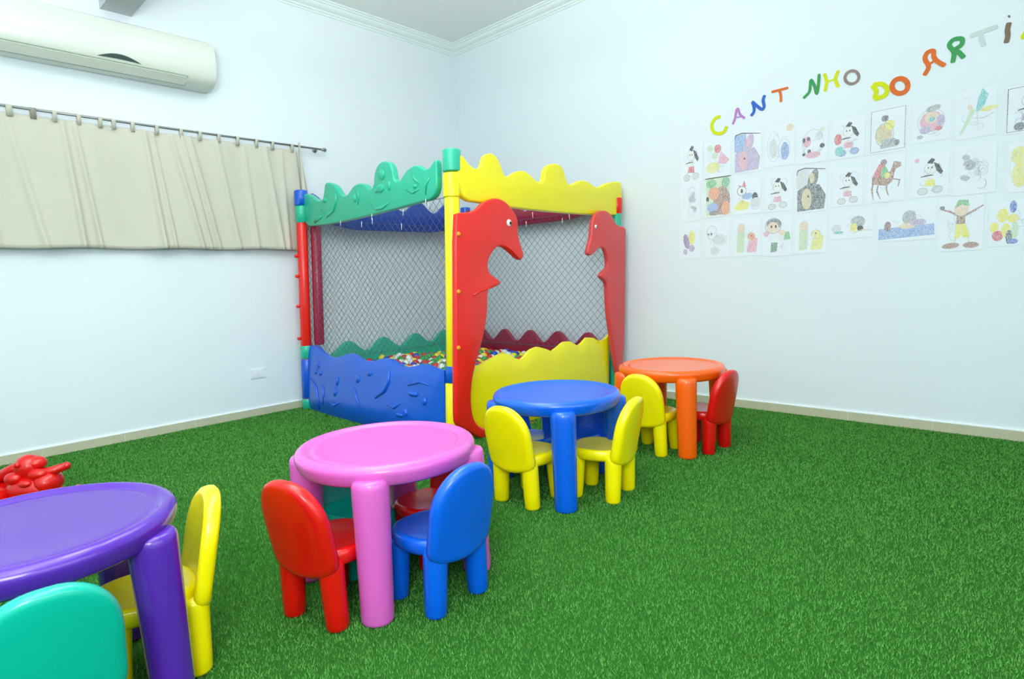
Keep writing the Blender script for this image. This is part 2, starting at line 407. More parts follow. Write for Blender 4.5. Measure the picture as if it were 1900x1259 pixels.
# ---------------------------------------------------------------- kids' chairs (facing +y; origin under the seat centre)
CH = {}
def chair_meshes():
    n = 48
    # seat: stacked superellipse rings
    rings = [(.0, .180, 0), (.80, .180, 0), (.93, .184, 0), (.985, .194, 0), (1, .208, 0), (.99, .222, 0), (.95, .230, 0), (.88, .233, 0), (.80, .231, 0), (.5, .226, 0), (0, .225, 0)]
    V = []; F = []; idx = []
    for s, z, _ in rings:
        if s == 0: idx.append([len(V)]); V.append((0, .01, z)); continue
        idx.append(list(range(len(V), len(V)+n)))
        for k in range(n):
            t = 2*PI*k/n; c, d = math.cos(t), math.sin(t)
            x = .122*s*math.copysign(abs(c)**.75, c); y = (.125*s)*math.copysign(abs(d)**.75, d)
            V.append((x*(1 if y < 0 else 1-.05*y/.12), y+.01, z))
    for A, B in zip(idx, idx[1:]):
        for k in range(n):
            k2 = (k+1) % n
            if len(A) == 1: F.append((A[0], B[k2], B[k]))
            elif len(B) == 1: F.append((A[k], A[k2], B[0]))
            else: F.append((A[k], A[k2], B[k2], B[k]))
    CH['seat'] = (V, F)
    # backrest: arch outline
    out = []
    hw = .125
    for k in range(25):
        t = PI*k/24; c = math.cos(t); s = math.sin(t)
        out.append((hw*math.copysign(abs(c)**.86, c), .318+.142*s**.95))
    pts = out + [(-hw*1.0, .26), (-hw, .22), (-hw*.97, .19), (-hw*.8, .172), (-hw*.35, .160), (0, .156), (hw*.35, .160), (hw*.8, .172), (hw*.97, .19), (hw, .22), (hw, .26)]
    P = resample([Vector(q) for q in pts], 64)
    cx, cz = 0, .30; V = []; F = []; th = .046
    rr = [(.0, -1, 0), (.35, -1, 0), (.7, -1, 0), (.86, -.97, 0), (.94, -.86, 0), (.985, -.55, 0), (1, -.0, 0), (.985, .55, 0), (.94, .86, 0), (.86, .97, 0), (.7, 1, 0), (.35, 1, 0), (0, 1, 0)]
    idx = []
    for s, w_, _ in rr:
        PP = [(0, 0)] if s == 0 else [((q.x-cx)*s, (q.y-cz)*s) for q in P]
        ids = []
        for (u, v) in PP:
            z = cz+v; x = u
            y = -.121 - .045*max(0, (z-.20))/.23 + w_*th/2
            y += .9*x*x        # wraps forward at the sides
            if w_ > 0 : y -= .010*max(0, 1-(s/.9)**2)    # dished front
            ids.append(len(V)); V.append((x, y, z))
        idx.append(ids)
    for A, B in zip(idx, idx[1:]):
        n2 = max(len(A), len(B))
        for k in range(n2):
            k2 = (k+1) % n2
            if len(A) == 1: F.append((A[0], B[k2], B[k]))
            elif len(B) == 1: F.append((A[k], A[k2], B[0]))
            else: F.append((A[k], A[k2], B[k2], B[k]))
    CH['backrest'] = (V, F)
    # leg: tapered, rounded foot; top hidden in the seat
    V = []; F = []; n = 20
    cs = [(0, .020), (.001, .026), (.005, .0315), (.012, .0335), (.06, .035), (.12, .036), (.165, .037), (.19, .037), (.205, .034)]
    for z, r in cs:
        for j in range(n):
            q = 2*PI*j/n; V.append((r*math.cos(q), r*math.sin(q), z))
    F = [(i*n+j, i*n+(j+1) % n, (i+1)*n+(j+1) % n, (i+1)*n+j) for i in range(len(cs)-1) for j in range(n)]+[tuple(range(n))[::-1], tuple(range((len(cs)-1)*n, len(cs)*n))]
    CH['leg'] = (V, F)
chair_meshes()
CHD = {}
def chair(x, y, face, m, label, group='plastic chairs around the round tables'):
    """face: direction the seat faces, in degrees (90 = +y)"""
    root = empty('child_chair', (x, y, 0), math.radians(face-90)); tag(root, label, 'chair', group)
    if m.name not in CHD:
        d = {}
        for k in ('seat', 'backrest', 'leg'):
            o = fixn(mesh(k, CH[k][0], CH[k][1], m, root)); d[k] = o.data
            if k == 'leg': bpy.data.objects.remove(o)
        CHD[m.name] = d
    else:
        for k in ('seat', 'backrest'): link(bpy.data.objects.new(k, CHD[m.name][k]), root)
    for sx in (-1, 1):
        for fx, fy, tx, ty in ((.091, -.090, .083, -.093), (.088, .092, .080, .080)):
            o = link(bpy.data.objects.new('leg', CHD[m.name]['leg']), root)
            o.location = (sx*fx, fy, 0)
            # splay by shear-free tilt
            o.rotation_euler = (-(ty-fy)/.2, sx*(tx-fx)/.2, 0)
    return root
# pink table
chair(3.019, -3.317, 104, RED, 'red plastic chair at the near left side of the pink table')
chair(3.207, -3.07, 183, BLU, 'bright blue plastic chair at the right side of the pink table')
chair(2.82, -3.115, 0, TEAL, 'teal plastic chair tucked under the far left of the pink table, mostly hidden').scale = (.92, .92, .92)
chair(2.97, -2.90, 270, RED, 'red plastic chair tucked under the far side of the pink table, mostly hidden').scale = (.92, .92, .92)
# blue table
chair(2.89, -2.27, 92, YEL, 'yellow plastic chair at the left front of the blue table')
chair(3.109, -2.018, 192, YEL, 'yellow plastic chair at the right of the blue table, turned sideways')
chair(2.69, -2.035, 0, BLU, 'blue plastic chair pushed under the far left of the blue table, mostly hidden').scale = (.92, .92, .92)
chair(2.86, -1.87, 270, BLU, 'blue plastic chair pushed under the far side of the blue table, mostly hidden').scale = (.92, .92, .92)
# orange table
chair(2.954, -1.288, 93, YEL, 'yellow plastic chair at the left front of the orange table')
chair(3.148, -1.095, 177, RED, 'red plastic chair at the right of the orange table')
# purple table
chair(2.915, -3.800, 260, YEL, 'yellow plastic chair seen edge-on to the right of the purple table')
chair(3.115, -4.040, 176, TEAL, 'teal plastic chair with its back to the camera at the bottom left corner')

# ---------------------------------------------------------------- ball pit
PIT = empty('ball_pit', (0, 0, 0)); tag(PIT, 'castle-topped netted ball pit in the corner with two red dolphin door panels', 'ball pit')
SK = Vector((.72*.040, .69*.040))       # the frame leans slightly
def sk(x, y, z): return (x+SK.x*(z-.9), y+SK.y*(z-.9), z)
YP, XP = -1.835, 1.925
def front(px, py, c=YP):                # pixel -> (x, z) on the side facing the left wall's window
    q = hit(px, py, (0, 1, -SK.y), c-SK.y*.9); return (q.x-SK.x*(q.z-.9), q.z)
def side(px, py, c=XP):
    q = hit(px, py, (1, 0, -SK.x), c-SK.x*.9); return (q.y-SK.y*(q.z-.9), q.z)
POSTS = dict(L=(.125, -1.86), F=(1.90, -1.815), R=(1.93, -.10), B=(.12, -.10))
def post(c, segs, knobs=()):
    x, y = c
    root = None
    for nm, m, z0, z1, r, lab in segs:
        b = MB(); V = []
        n = 28; pr_ = [(r*.86, z0), (r, z0+.006), (r, z1-.008), (r*.93, z1-.002), (r*.8, z1)]
        b.lathe([(0, z0)]+pr_+[(0, z1)], n)
        b.V = [sk(x+a, y+b_, z) for a, b_, z in b.V]
        o = b.build(nm, m, PIT if root is None else root, True, 50)
        if root is None: root = o
        elif lab: o['label'] = lab
    return root
post(POSTS['L'], [('post', PRED, .0, 1.6, .042, None), ('collar', PTEAL, 1.50, 1.635, .047, 'teal collar'), ('cap', PBLU, 1.635, 1.755, .052, 'blue end cap'), ('collar', PTEAL, .41, .52, .047, 'teal collar'), ('lower_sleeve', PBLU, .085, .41, .046, 'blue sleeve'), ('foot', PTEAL, 0.0, .085, .048, 'teal foot')])['label'] = 'red post at the left'
post(POSTS['F'], [('post', PYEL, 0.0, 1.5, .046, None), ('collar', PYEL, 1.49, 1.635, .0535, None), ('cap', PTEAL, 1.64, 1.77, .055, 'teal end cap'), ('collar', PBLU, .37, .48, .049, 'blue collar'), ('lower_sleeve', PYEL, .07, .37, .053, None), ('foot', PTEAL, 0.0, .07, .05, 'teal foot')])['label'] = 'yellow front post'
post(POSTS['R'], [('post', PTEAL, 0.0, 1.55, .036, None), ('cap', PRED, 1.475, 1.60, .041, 'red end cap')])['label'] = 'teal post at the right'
post(POSTS['B'], [('post', BURG, 0.0, 1.5, .042, None), ('cap', PBLU, 1.5, 1.72, .05, 'blue end cap')])
# burgundy rail beside the left post
b = MB(); b.lathe([(0, .52), (.036, .52), (.04, .54), (.04, 1.46), (.034, 1.475), (0, 1.475)], 24, (.185, -1.775)); b.V = [sk(*v) for v in b.V]; b.build('rail', BURG, PIT, True, 50)['label'] = 'burgundy tube beside the left post'
for z in (.58, .84, 1.08, 1.24):
    b = MB(); b.lathe([(0, -.012), (.012, -.012), (.014, 0), (.012, .012), (0, .012)], 14)
    b.V = [sk(POSTS['L'][0]-.01+v[0], POSTS['L'][1]-.05+v[2]*1.2, z+v[1]) for v in b.V]; b.build('knob', PRED, PIT)

def panel_front(name, pts, m, th=.05, bev=.012, c=YP, bulge=None, it=2, n=None):
    P = smoothloop([Vector(front(*q, c-th*.15)) for q in pts] if len(pts[0]) == 2 and max(q[0] for q in pts) > 50 else [Vector(q) for q in pts], it)
    def f(u, v, w_):
        y = c-w_
        if bulge: y -= bulge(u, v)
        return sk(u, y, v)
    return slab(P, th, bev, f, name, m, PIT)
def panel_side(name, pts, m, th=.05, bev=.012, c=XP, bulge=None, it=2):
    P = smoothloop([Vector(side(*q, c+th*.15)) for q in pts] if max(abs(q[0]) for q in pts) > 50 else [Vector(q) for q in pts], it)
    def f(u, v, w_):
        x = c+w_
        if bulge: x += bulge(u, v)
        return sk(x, u, v)
    return slab(P, th, bev, f, name, m, PIT)
# upper panels
up_f = [(565,361),(571,359),(575,360),(582,364),(590,371),(597,373),(603,368),(605,350),(606,340),(612,338),(620,341),(627,347),(632,356),(637,362),(642,364),(648,361),(654,352),(660,344),(670,339),(680,342),(686,350),(691,351),(697,345),(697,330),(699,318),(704,306),(711,300),(719,299),(727,303),(731,313),(733,326),(735,336),(741,337),(747,333),(753,322),(762,312),(771,307),(779,307),(786,312),(793,315),(800,311),(806,302),(812,294),(814,310),(814,367),(780,376),(740,387),(700,397),(650,409),(600,418),(566,421)]
o = panel_front('upper_panel', up_f, PTEAL); o['label'] = 'teal wavy castle-top panel'; TEALTOP = o
up_s = [(846,289),(852,287),(859,293),(866,303),(874,311),(882,314),(890,312),(894,305),(896,294),(900,287),(908,284),(918,290),(925,302),(930,318),(935,328),(942,328),(950,322),(960,317),(970,317),(980,323),(988,332),(996,338),(1005,339),(1008,328),(1010,314),(1016,306),(1026,303),(1036,306),(1043,314),(1046,328),(1051,341),(1060,343),(1070,336),(1080,334),(1090,338),(1100,346),(1109,348),(1120,341),(1134,337),(1148,337),(1151,342),(1151,396),(1149,399),(1100,399),(1040,395),(950,386),(900,378),(847,370)]
o = panel_side('upper_panel', up_s, PYEL); o['label'] = 'yellow wavy castle-top panel'; YELTOP = o
def wave(u0, u1, z0, zt, am, pitch, ph=0, n=60):
    P = []
    for i in range(n+1):
        u = u0+(u1-u0)*i/n; P.append((u, zt+am*math.cos(2*PI*(u-u0)/pitch+ph)))
    return P+[(u1, z0), (u0, z0)]
# back panels, against the two walls
o = panel_side('upper_panel', wave(-1.77, -.15, 1.46, 1.69, .05, .36), DBLU, .045, .01, .11, None, 1); o['label'] = 'dark blue upper panel along the left wall'
o = panel_front('upper_panel', wave(.12, 1.86, 1.475, 1.655, .06, .33), BURG, .045, .01, -.10, None, 1); o['label'] = 'burgundy upper panel along the right wall'
o = panel_side('lower_panel', wave(-1.77, -.15, .0, .465, .05, .36, 1.0), PTEAL, .045, .01, .11, None, 1); o['label'] = 'teal lower panel along the left wall'
o = panel_front('lower_panel', wave(.12, 1.86, 0, .46, .055, .33, 2.0), BURG, .045, .01, -.10, None, 1); o['label'] = 'burgundy lower panel along the right wall'
# front lower panels
lo_f = [(579,640),(589,641),(597,646),(606,654),(616,660),(628,663),(640,660),(650,655),(660,655),(672,661),(684,668),(700,669),(716,664),(730,665),(745,673),(760,680),(776,678),(790,674),(803,678),(815,684),(824,686)]
PF = [Vector(front(*q)) for q in lo_f]; PF[-1].x = 1.85
top_f = [(p.x, p.y) for p in PF]
def bul(u, v):
    t = min(1, max(0, (u-.1)/(1.76))); h = min(1, max(0, 1-abs(v-.12)/.42))
    return .075*math.sin(PI*t)**.6*h**.7 if 0 < t < 1 else 0
seg = resample([Vector(q) for q in top_f], 40, False)
bot = [Vector((1.85-(1.85-seg[0].x)*k/24, .004)) for k in range(25)]
lp = [(p.x, p.y) for p in seg]+[(1.855, .3), (1.855, .15)]+[(p.x, p.y) for p in bot]+[(seg[0].x, .15), (seg[0].x, .3)]
def front_grid(name, top, x0, x1, m, c, f_bulge, th=.05, plane='y'):
    """panel whose face really curves outwards: a grid between the floor and the wavy top"""
    nu, nv = 72, 14
    tp = lambda u: np.interp(u, [q[0] for q in top], [q[1] for q in top])
    V = []; F = []
    for s in (0, 1):
        for j in range(nv+1):
            for i in range(nu+1):
                u = x0+(x1-x0)*i/nu; v = .002+(tp(u)-.002)*j/nv
                e = f_bulge(u, v)+(th if s == 0 else 0)
                ed = min(1, min(j, nv-j)/1.5, min(i, nu-i)/1.5); e -= (1-ed)*.012*(1 if s == 0 else -1)
                V.append(sk(u, c-e+th/2, v) if plane == 'y' else sk(c+e-th/2, u, v))
    n = nu+1; o_ = (nv+1)*n
    for s in (0, 1):
        for j in range(nv):
            for i in range(nu): F.append(tuple(s*o_+q for q in (j*n+i, j*n+i+1, (j+1)*n+i+1, (j+1)*n+i)))
    rim = [i for i in range(n)]+[j*n+nu for j in range(1, nv+1)]+[nv*n+i for i in range(nu-1, -1, -1)]+[j*n for j in range(nv-1, 0, -1)]
    for a, b_ in zip(rim, rim[1:]+rim[:1]): F.append((a, b_, o_+b_, o_+a))
    return autosmooth(fixn(mesh(name, V, F, m, PIT)), 60)
o = front_grid('lower_panel', top_f, .115, 1.85, PBLU, YP, bul); o['label'] = 'blue wavy lower panel with moulded sea animals'; BLUELOW = o
lo_s = [(866,684),(880,678),(891,677),(903,670),(917,662),(932,655),(943,657),(954,664),(966,667),(974,660),(983,649),(997,643),(1012,647),(1023,652),(1034,644),(1046,634),(1057,633),(1072,642),(1080,636),(1089,626),(1100,626),(1112,633),(1123,629),(1132,619),(1138,617)]
top_s = [tuple(side(*q)) for q in lo_s]; top_s.sort()
o = front_grid('lower_panel', top_s, top_s[0][0], -.17, PYEL, XP-.01, lambda u, v: .03*math.sin(PI*min(1, max(0, (u+1.7)/1.5)))*min(1, max(0, 1-abs(v-.15)/.4)), plane='x'); o['label'] = 'yellow wavy lower panel of the entrance'

# dolphins
dl = [(842,398),(852,394),(862,394),(874,393),(884,387),(894,376),(906,370),(920,367),(932,371),(942,379),(950,390),(957,401),(960,414),(959,428),(961,442),(966,458),(970,470),(969,479),(963,483),(956,478),(948,470),(938,462),(930,457),(922,457),(914,465),(906,478),(903,492),(906,505),(916,514),(924,519),(928,524),(922,530),(914,533),(905,534),(903,550),(903,571),(901,594),(897,617),(891,640),(885,661),(879,682),(874,708),(872,737),(874,764),(880,782),(890,792),(905,797),(925,797),(960,789),(1000,780),(1003,790),(960,801),(925,809),(905,813),(888,812),(872,803),(858,795),(845,789),(843,760),(843,600)]
DOL = panel_side('dolphin_panel', dl, PRED, .04, .014, XP+.055, None, 1); DOL['label'] = 'bright red dolphin-shaped panel beside the front post'
dr = [(1104,396),(1111,391),(1120,390),(1129,394),(1136,404),(1141,415),(1149,419),(1157,421),(1160,427),(1159,446),(1159,511),(1158,597),(1156,654),(1152,690),(1148,705),(1142,690),(1137,652),(1131,614),(1127,586),(1125,557),(1124,526),(1120,520),(1113,515),(1112,510),(1118,502),(1126,497),(1125,478),(1121,463),(1115,458),(1108,462),(1101,470),(1094,475),(1088,471),(1090,458),(1095,443),(1096,429),(1097,414),(1100,403)]
DOR = panel_side('dolphin_panel', dr, PRED2, .04, .014, XP+.055, None, 1); DOR['label'] = 'faded red dolphin-shaped panel against the right wall'
def eye(px, py, par, r):
    y, z = side(px, py, XP+0.078); b = MB(); b.ball(sk(XP+0.076, y, z), (.008, r, r), 16, 10); o = b.build('eye', WHITE, par); o['label'] = 'white eye with black pupil'
    b = MB(); b.ball(sk(XP+0.082, y+.006, z-.002), (.005, r*.5, r*.5), 12, 8); return b, o
b, e = eye(945, 413, DOL, .022)
bb, e2 = eye(1106, 420, DOR, .014)
b.V += []; p1 = fixn(mesh('pupil', b.V, b.F, BLACK, DOL)); p2 = fixn(mesh('pupil', bb.V, bb.F, BLACK, DOR))
for (px, py) in ((851, 434), (851, 541), (851, 645)):
    y, z = side(px, py, XP+0.078); b = MB(); b.ball(sk(XP+0.078, y, z), (.010, .014, .014), 14, 8); b.build('knob', mat('bolt_cover', (255, 150, 20), .3), PIT)
# mouth line and fin crease on the big dolphin: raised ridges
for pts in ([(938,455),(948,462),(957,472),(964,480)], [(878,548),(890,540),(902,536),(915,532)]):
    b = MB(); b.tube([sk(XP+0.076, *side(px, py, XP+0.076)) for px, py in pts], .005, 8); b.build('moulded_line', PRED, DOL)
# moulded relief (generic sea shapes) on the blue and teal panels
def relief(mt, par, shapes, c, bulgef=None):
    for sh in shapes:
        b = MB()
        P = [Vector(front(px, py, c)) for px, py in sh[1]]
        off = lambda p: (c-.026-(bulgef(p.x, p.y) if bulgef else 0))
        if sh[0] == 't': b.tube([sk(p.x, off(p), p.y) for p in P], [sh[2]*f for f in ([.5]+[1]*(len(P)-2)+[.4])] if len(P) > 2 else sh[2], 8)
        else:
            p = P[0]; q = sk(p.x, off(p), p.y); b.ball(q, (sh[2], .012, sh[3]), 14, 8)
        b.build('moulded_relief', mt, par)
relief(PTEAL, TEALTOP, [('t', [(600,388),(612,402),(624,392),(630,372),(628,358)], .010), ('b', [(608,372)], .03, .02), ('t', [(668,350),(672,362),(670,380)], .009), ('b', [(664,368)], .02, .03),
    ('b', [(714,325)], .035, .035), ('b', [(712,350)], .04, .03), ('t', [(698,345),(704,356),(714,350)], .008), ('t', [(694,378),(704,388),(716,386),(728,376)], .010), ('b', [(728,345)], .018, .03),
    ('t', [(770,322),(776,334),(784,340)], .009), ('t', [(760,352),(772,358),(784,352)], .008), ('t', [(804,330),(797,342),(796,362)], .010), ('b', [(776,346)], .02, .015), ('t', [(590,412),(602,402)], .01)], YP)
relief(PBLU, BLUELOW, [('b', [(600,676)], .035, .03), ('b', [(597,688)], .02, .02), ('b', [(607,690)], .02, .02), ('t', [(588,700),(600,716),(606,740),(606,756)], .012), ('t', [(614,712),(618,730),(616,748)], .010),
    ('b', [(642,705)], .022, .035), ('b', [(640,725)], .026, .03), ('t', [(630,740),(640,748),(652,742)], .009), ('b', [(680,700)], .03, .03), ('t', [(676,715),(682,735),(690,750)], .010), ('b', [(700,690)], .03, .022),
    ('t', [(735,685),(736,705),(730,722),(716,734)], .014), ('t', [(770,712),(790,706),(806,712)], .009), ('b', [(780,728)], .05, .018), ('b', [(800,742)], .02, .025), ('t', [(736,745),(750,752),(760,744)], .010), ('b', [(760,765)], .04, .015), ('t', [(770,755),(772,768)], .01)], YP, bul)

# nets: crossing cords
def net(u0, u1, z0, z1, c, plane, pitch, rad=.0016, sag=.006):
    b = MB(); Hh = z1-z0; L = u1-u0
    st = pitch*math.sqrt(2)
    for sgn in (1, -1):
        s = -Hh if sgn > 0 else 0
        while s < L+(0 if sgn > 0 else Hh):
            a = (u0+s, z0) if sgn > 0 else (u0+s, z0); e = (u0+s+sgn*Hh, z1)
            # clip
            pts = []
            t0, t1 = 0, 1
            dx = e[0]-a[0]
            ta, tb = sorted(((u0-a[0])/dx, (u1-a[0])/dx)); t0 = max(t0, ta); t1 = min(t1, tb)
            if t1-t0 > .01:
                k = max(2, int((t1-t0)*12))
                for i in range(k+1):
                    t = t0+(t1-t0)*i/k; u = a[0]+dx*t; z = z0+Hh*t
                    wv = sag*math.sin(u*7+z*3)*math.sin(PI*(z-z0)/Hh)
                    uu = u+.004*math.sin(z*31+u*17)
                    pts.append(sk(uu, c+wv+sgn*.001, z) if plane == 'y' else sk(c+wv+sgn*.001, uu, z))
                b.tube(pts, rad, 3, cap=False)
            s += st
    # edge cords
    for z in (z0, z1): b.tube([sk(u0, c, z) if plane == 'y' else sk(c, u0, z), sk(u1, c, z) if plane == 'y' else sk(c, u1, z)], rad*1.5, 4)
    o = b.build('net', NET, PIT); o['kind'] = 'stuff'; o['label'] = 'diamond mesh safety net'
    return o
net(.10, 1.86, .36, 1.50, YP+.03, 'y', .044, .0014)
net(-1.78, -.13, .38, 1.52, .145, 'x', .046, .0012)
net(.10, 1.88, .38, 1.52, -.14, 'y', .049, .0017)
for (px, py) in ((632,414),(671,416),(690,402),(691,410),(748,394),(745,420),(790,375),(795,382)):
    x, z = front(px, py, YP-.03); b = MB(); b.tube([sk(x, YP-.03, z+.02), sk(x+.004, YP-.034, z-.02)], .0022, 5); b.build('cable_tie', WHITE, PIT)
for (px, py) in ((988,399),(976,416),(1043,410),(1056,402)):
    y, z = side(px, py, XP+.03); b = MB(); b.tube([sk(XP+.03, y, z+.02), sk(XP+.03, y+.004, z-.018)], .0022, 5); b.build('cable_tie', WHITE, PIT)

# balls: those that can be seen are things, the rest of the fill is one object
BC = [('red', plastic('ball_red', (214, 20, 30))), ('yellow', plastic('ball_yellow', (240, 225, 30))), ('blue', plastic('ball_blue', (20, 70, 190))), ('green', plastic('ball_green', (30, 160, 60))), ('white', plastic('ball_white', (230, 236, 235)))]
ballme = {}
bm_ = MB(); bm_.ball((0, 0, 0), .034, 14, 9)
def top_at(top, u): return float(np.interp(u, [q[0] for q in top], [q[1] for q in top]))
cand = []
nx, ny = 24, 23
for i in range(nx):
    for j in range(ny):
        x = .18+i*.0725+(.036 if j % 2 else 0)+random.uniform(-.001, .001); y = -1.70+j*.0665
        if x > 1.84 or y > -.2: continue
        z = .305+.018*math.sin(x*7)*math.cos(y*6)+random.uniform(-.012, .012)
        # is it in view over the front edges?
        P = Vector((x, y, z+.03)); d = CAM-P; vis = False
        ty = (YP-P.y)/d.y if d.y else 9; tx = (XP-P.x)/d.x
        if 0 < ty < tx: q = P+d*ty; vis = q.z > top_at(top_f, q.x)-.01
        else: q = P+d*tx; vis = q.z > top_at(top_s, q.y)-.01
        cand.append((not vis, (Vector((x, y, z))-CAM).length, x, y, z))
cand.sort(); pile = MB(); used = 0
for nv_, dist, x, y, z in cand:
    X, Y, Z = sk(x, y, z); k = random.choices(range(5), (4, 3, 3, 3, 3))[0]
    if not nv_ and used < 300:
        nm, m = BC[k]
        if nm not in ballme:
            o = bm_.build('play_ball', m); ballme[nm] = o.data
        else: o = link(bpy.data.objects.new('play_ball', ballme[nm]))
        o.location = (X, Y, Z); tag(o, nm+' plastic play ball lying inside the netted ball pit', 'ball', nm+' balls in the ball pit'); used += 1
    else: pile.ball((X, Y, Z), .033, 8, 6, k)
for zz in (.235, .17):
    for i in range(22):
        for j in range(21):
            pile.ball(sk(.2+i*.0745, -1.68+j*.0705, zz), .034, 6, 4, random.randrange(5))
tag(pile.build('ball_fill', [m for _, m in BC]), 'layer of mixed coloured plastic balls filling the ball pit below the top balls', 'balls', kind='stuff')
print('balls', used, len(cand))
# the pit's padded base under the balls
b = MB(); b.box((.15, -1.74, .004), (1.84, -.19, .13)); b.V = [sk(*v) for v in b.V]; b.build('base_mat', DBLU, PIT, False)

# ---------------------------------------------------------------- red ride-on toy behind the purple table
def toy():
    root = empty('ride_on_toy', (1.11, -3.785, 0)); tag(root, 'red plastic ride-on toy with raised handle bars behind the purple table', 'toy')
    f = Vector((.75, .66, 0)); s = Vector((-.66, .75, 0)); up_ = Vector((0, 0, 1))
    P = lambda a, b_, c: f*a+s*b_+up_*c
    def ell(b, c, r):
        q = MB(); q.ball((0, 0, 0), r, 18, 12); b.add([P(c[0]+v[0], c[1]+v[1], c[2]+v[2]) for v in q.V], q.F)
    b = MB(); ell(b, (-.02, 0, .10), (.12, .09, .07)); ell(b, (.055, .0, .125), (.055, .07, .055)); b.tube([P(.03, 0, .02), P(.05, 0, .12)], [.09, .05], 16); b.build('body', RED, root)
    b = MB(); ell(b, (-.035, 0, .20), (.056, .056, .060)); ell(b, (-.01, .01, .215), (.05, .045, .035)); ell(b, (.03, -.03, .172), (.045, .03, .028)); ell(b, (-.07, -.05, .165), (.035, .025, .022)); ell(b, (.0, -.07, .14), (.03, .02, .018)); ell(b, (-.04, -.055, .225), (.014, .012, .014)); b.build('head', RED, root)
    for sg in (-1, 1):
        b = MB(); ell(b, (-.06+.01*sg, sg*.05, .16), (.04, .03, .03)); b.build('ear', RED, root)
    b = MB(); b.tube([P(.03, -.01, .165), P(.07, .0, .175), P(.135, .02, .195)], [.032, .022, .018], 14); ell(b, (.135, .02, .195), (.018, .017, .018)); b.build('handle', RED, root)
    b = MB(); b.tube([P(-.07, .02, .20), P(-.13, .02, .185), P(-.26, .02, .12)], [.022, .026, .03], 14); b.build('handle', RED, root)
    pts = [(-.42, .115), (-.42, .02), (-.2, .0), (-.09, .02), (-.09, .10), (-.12, .125), (-.38, .13)]
    slab(smoothloop([Vector(q) for q in pts], 2), .20, .02, lambda u, v, w_: P(u, w_-.02, v), 'seat', RED, root)
    for a in (-.08, .10):
        b = MB(); 
        for sg in (-1, 1):
            pass
        b.tube([P(a, -.13, .035), P(a, .12, .035)], .035, 18); b.build('wheel', RED, root)
toy()

# ---------------------------------------------------------------- paper letters on the right wall
def z7(x, y): return (1280+x/3.0645, y/3.0645)
def z5(x, y): return (1240+x/3.597, 150+y/3.597)
def catmull(P, k=6, closed=False):
    n = len(P); out = []
    rg = range(n if closed else n-1)
    for i in rg:
        g = (lambda j: P[j % n]) if closed else (lambda j: P[min(max(j, 0), n-1)])
        a, b_, c, d = g(i-1), g(i), g(i+1), g(i+2)
        for s in range(k):
            t = s/k; out.append(tuple(.5*((2*b_[q])+(-a[q]+c[q])*t+(2*a[q]-5*b_[q]+4*c[q]-d[q])*t*t+(-a[q]+3*b_[q]-3*c[q]+d[q])*t**3) for q in (0, 1)))
    if not closed: out.append(P[-1])
    return out
def ribbon(mb, P, w_, y, th, m=0, closed=False):
    n = len(P)
    V = []
    for i in range(n):
        a = Vector(P[i-1 if (i or closed) else 0]); c = Vector(P[(i+1) % n if (i < n-1 or closed) else n-1]); d = (c-a)
        d = d.normalized() if d.length > 1e-9 else Vector((1, 0)); nn = Vector((-d.y, d.x)); p = Vector(P[i])
        ww = w_*(.55 if (not closed and i in (0, n-1)) else 1)
        for s in (-1, 1): q = p+nn*s*ww/2; V.append((q.x, y-i*4e-5*(th > .001), q.y))
    nv = len(V); V += [(x, y_+th, z) for x, y_, z in V]
    F = []
    for i in range(n if closed else n-1):
        j = (i+1) % n
        F += [(2*i, 2*i+1, 2*j+1, 2*j), (nv+2*i, nv+2*j, nv+2*j+1, nv+2*i+1), (2*i, 2*j, nv+2*j, nv+2*i), (2*i+1, nv+2*i+1, nv+2*j+1, 2*j+1)]
    if not closed: F += [(0, nv, nv+1, 1), (2*n-2, 2*n-1, nv+2*n-1, nv+2*n-2)]
    mb.add(V, F, m)
def letter(ch, col, lab, strokes, wpx=5, conv=z7):
    m = mat('paper_'+lab.split()[0], col, .8)
    b = MB(); k = 0
    for s in strokes:
        closed = s[0] == 'c'; pts = s[1:] if isinstance(s[0], str) else s
        W_ = [on_right(*conv(*q)) for q in pts]; P = [(q.x, q.z) for q in W_]
        if len(P) > 2: P = catmull(P, 6, closed)
        ribbon(b, P, .0165*wpx/5, -.0026-.0001*k, .002, 0, closed); k += 1
    o = b.build('paper_letter', m, None, False); tag(o, lab, 'letter', 'cut-out letters on the right wall')
def ell(cx, cy, rx, ry, rot=0, n=12):
    return ['c']+[(cx+rx*math.cos(t)*math.cos(rot)-ry*math.sin(t)*math.sin(rot), cy+rx*math.cos(t)*math.sin(rot)+ry*math.sin(t)*math.cos(rot)) for t in [2*PI*i/n for i in range(n)]]
letter('C', (214, 222, 20), 'yellow cut-out letter C, first of the wall lettering', [[(350,238),(316,250),(292,290),(300,335),(335,352),(372,340),(390,302)]], 7, z5)
letter('A', (190, 130, 200), 'lilac cut-out letter A before the blue letter N', [[(430,290),(446,250),(455,200),(466,188),(480,225),(512,250)], [(446,246),(492,236)]], 5, z5)
letter('N', (56, 104, 200), 'blue cut-out letter N between the lilac A and orange T', [[(552,235),(572,205),(572,170),(563,142),(590,165),(625,190),(640,170),(634,130),(645,95)]], 6, z5)
letter('T', (226, 110, 44), 'orange cut-out letter T after the blue letter N', [[(688,75),(740,62),(802,46)], [(742,62),(752,100),(752,142)]], 5, z5)
letter('N', (66, 158, 92), 'green cut-out letter N before the yellow letter H', [[(645,560),(678,525),(685,490),(690,455),(710,490),(722,532),(732,480),(736,420)]], 5.5)
letter('H', (232, 214, 30), 'yellow cut-out letter H between green N and grey O', [[(765,418),(778,466),(768,520)], [(846,400),(828,450),(846,496)], [(778,466),(830,448)]], 6)
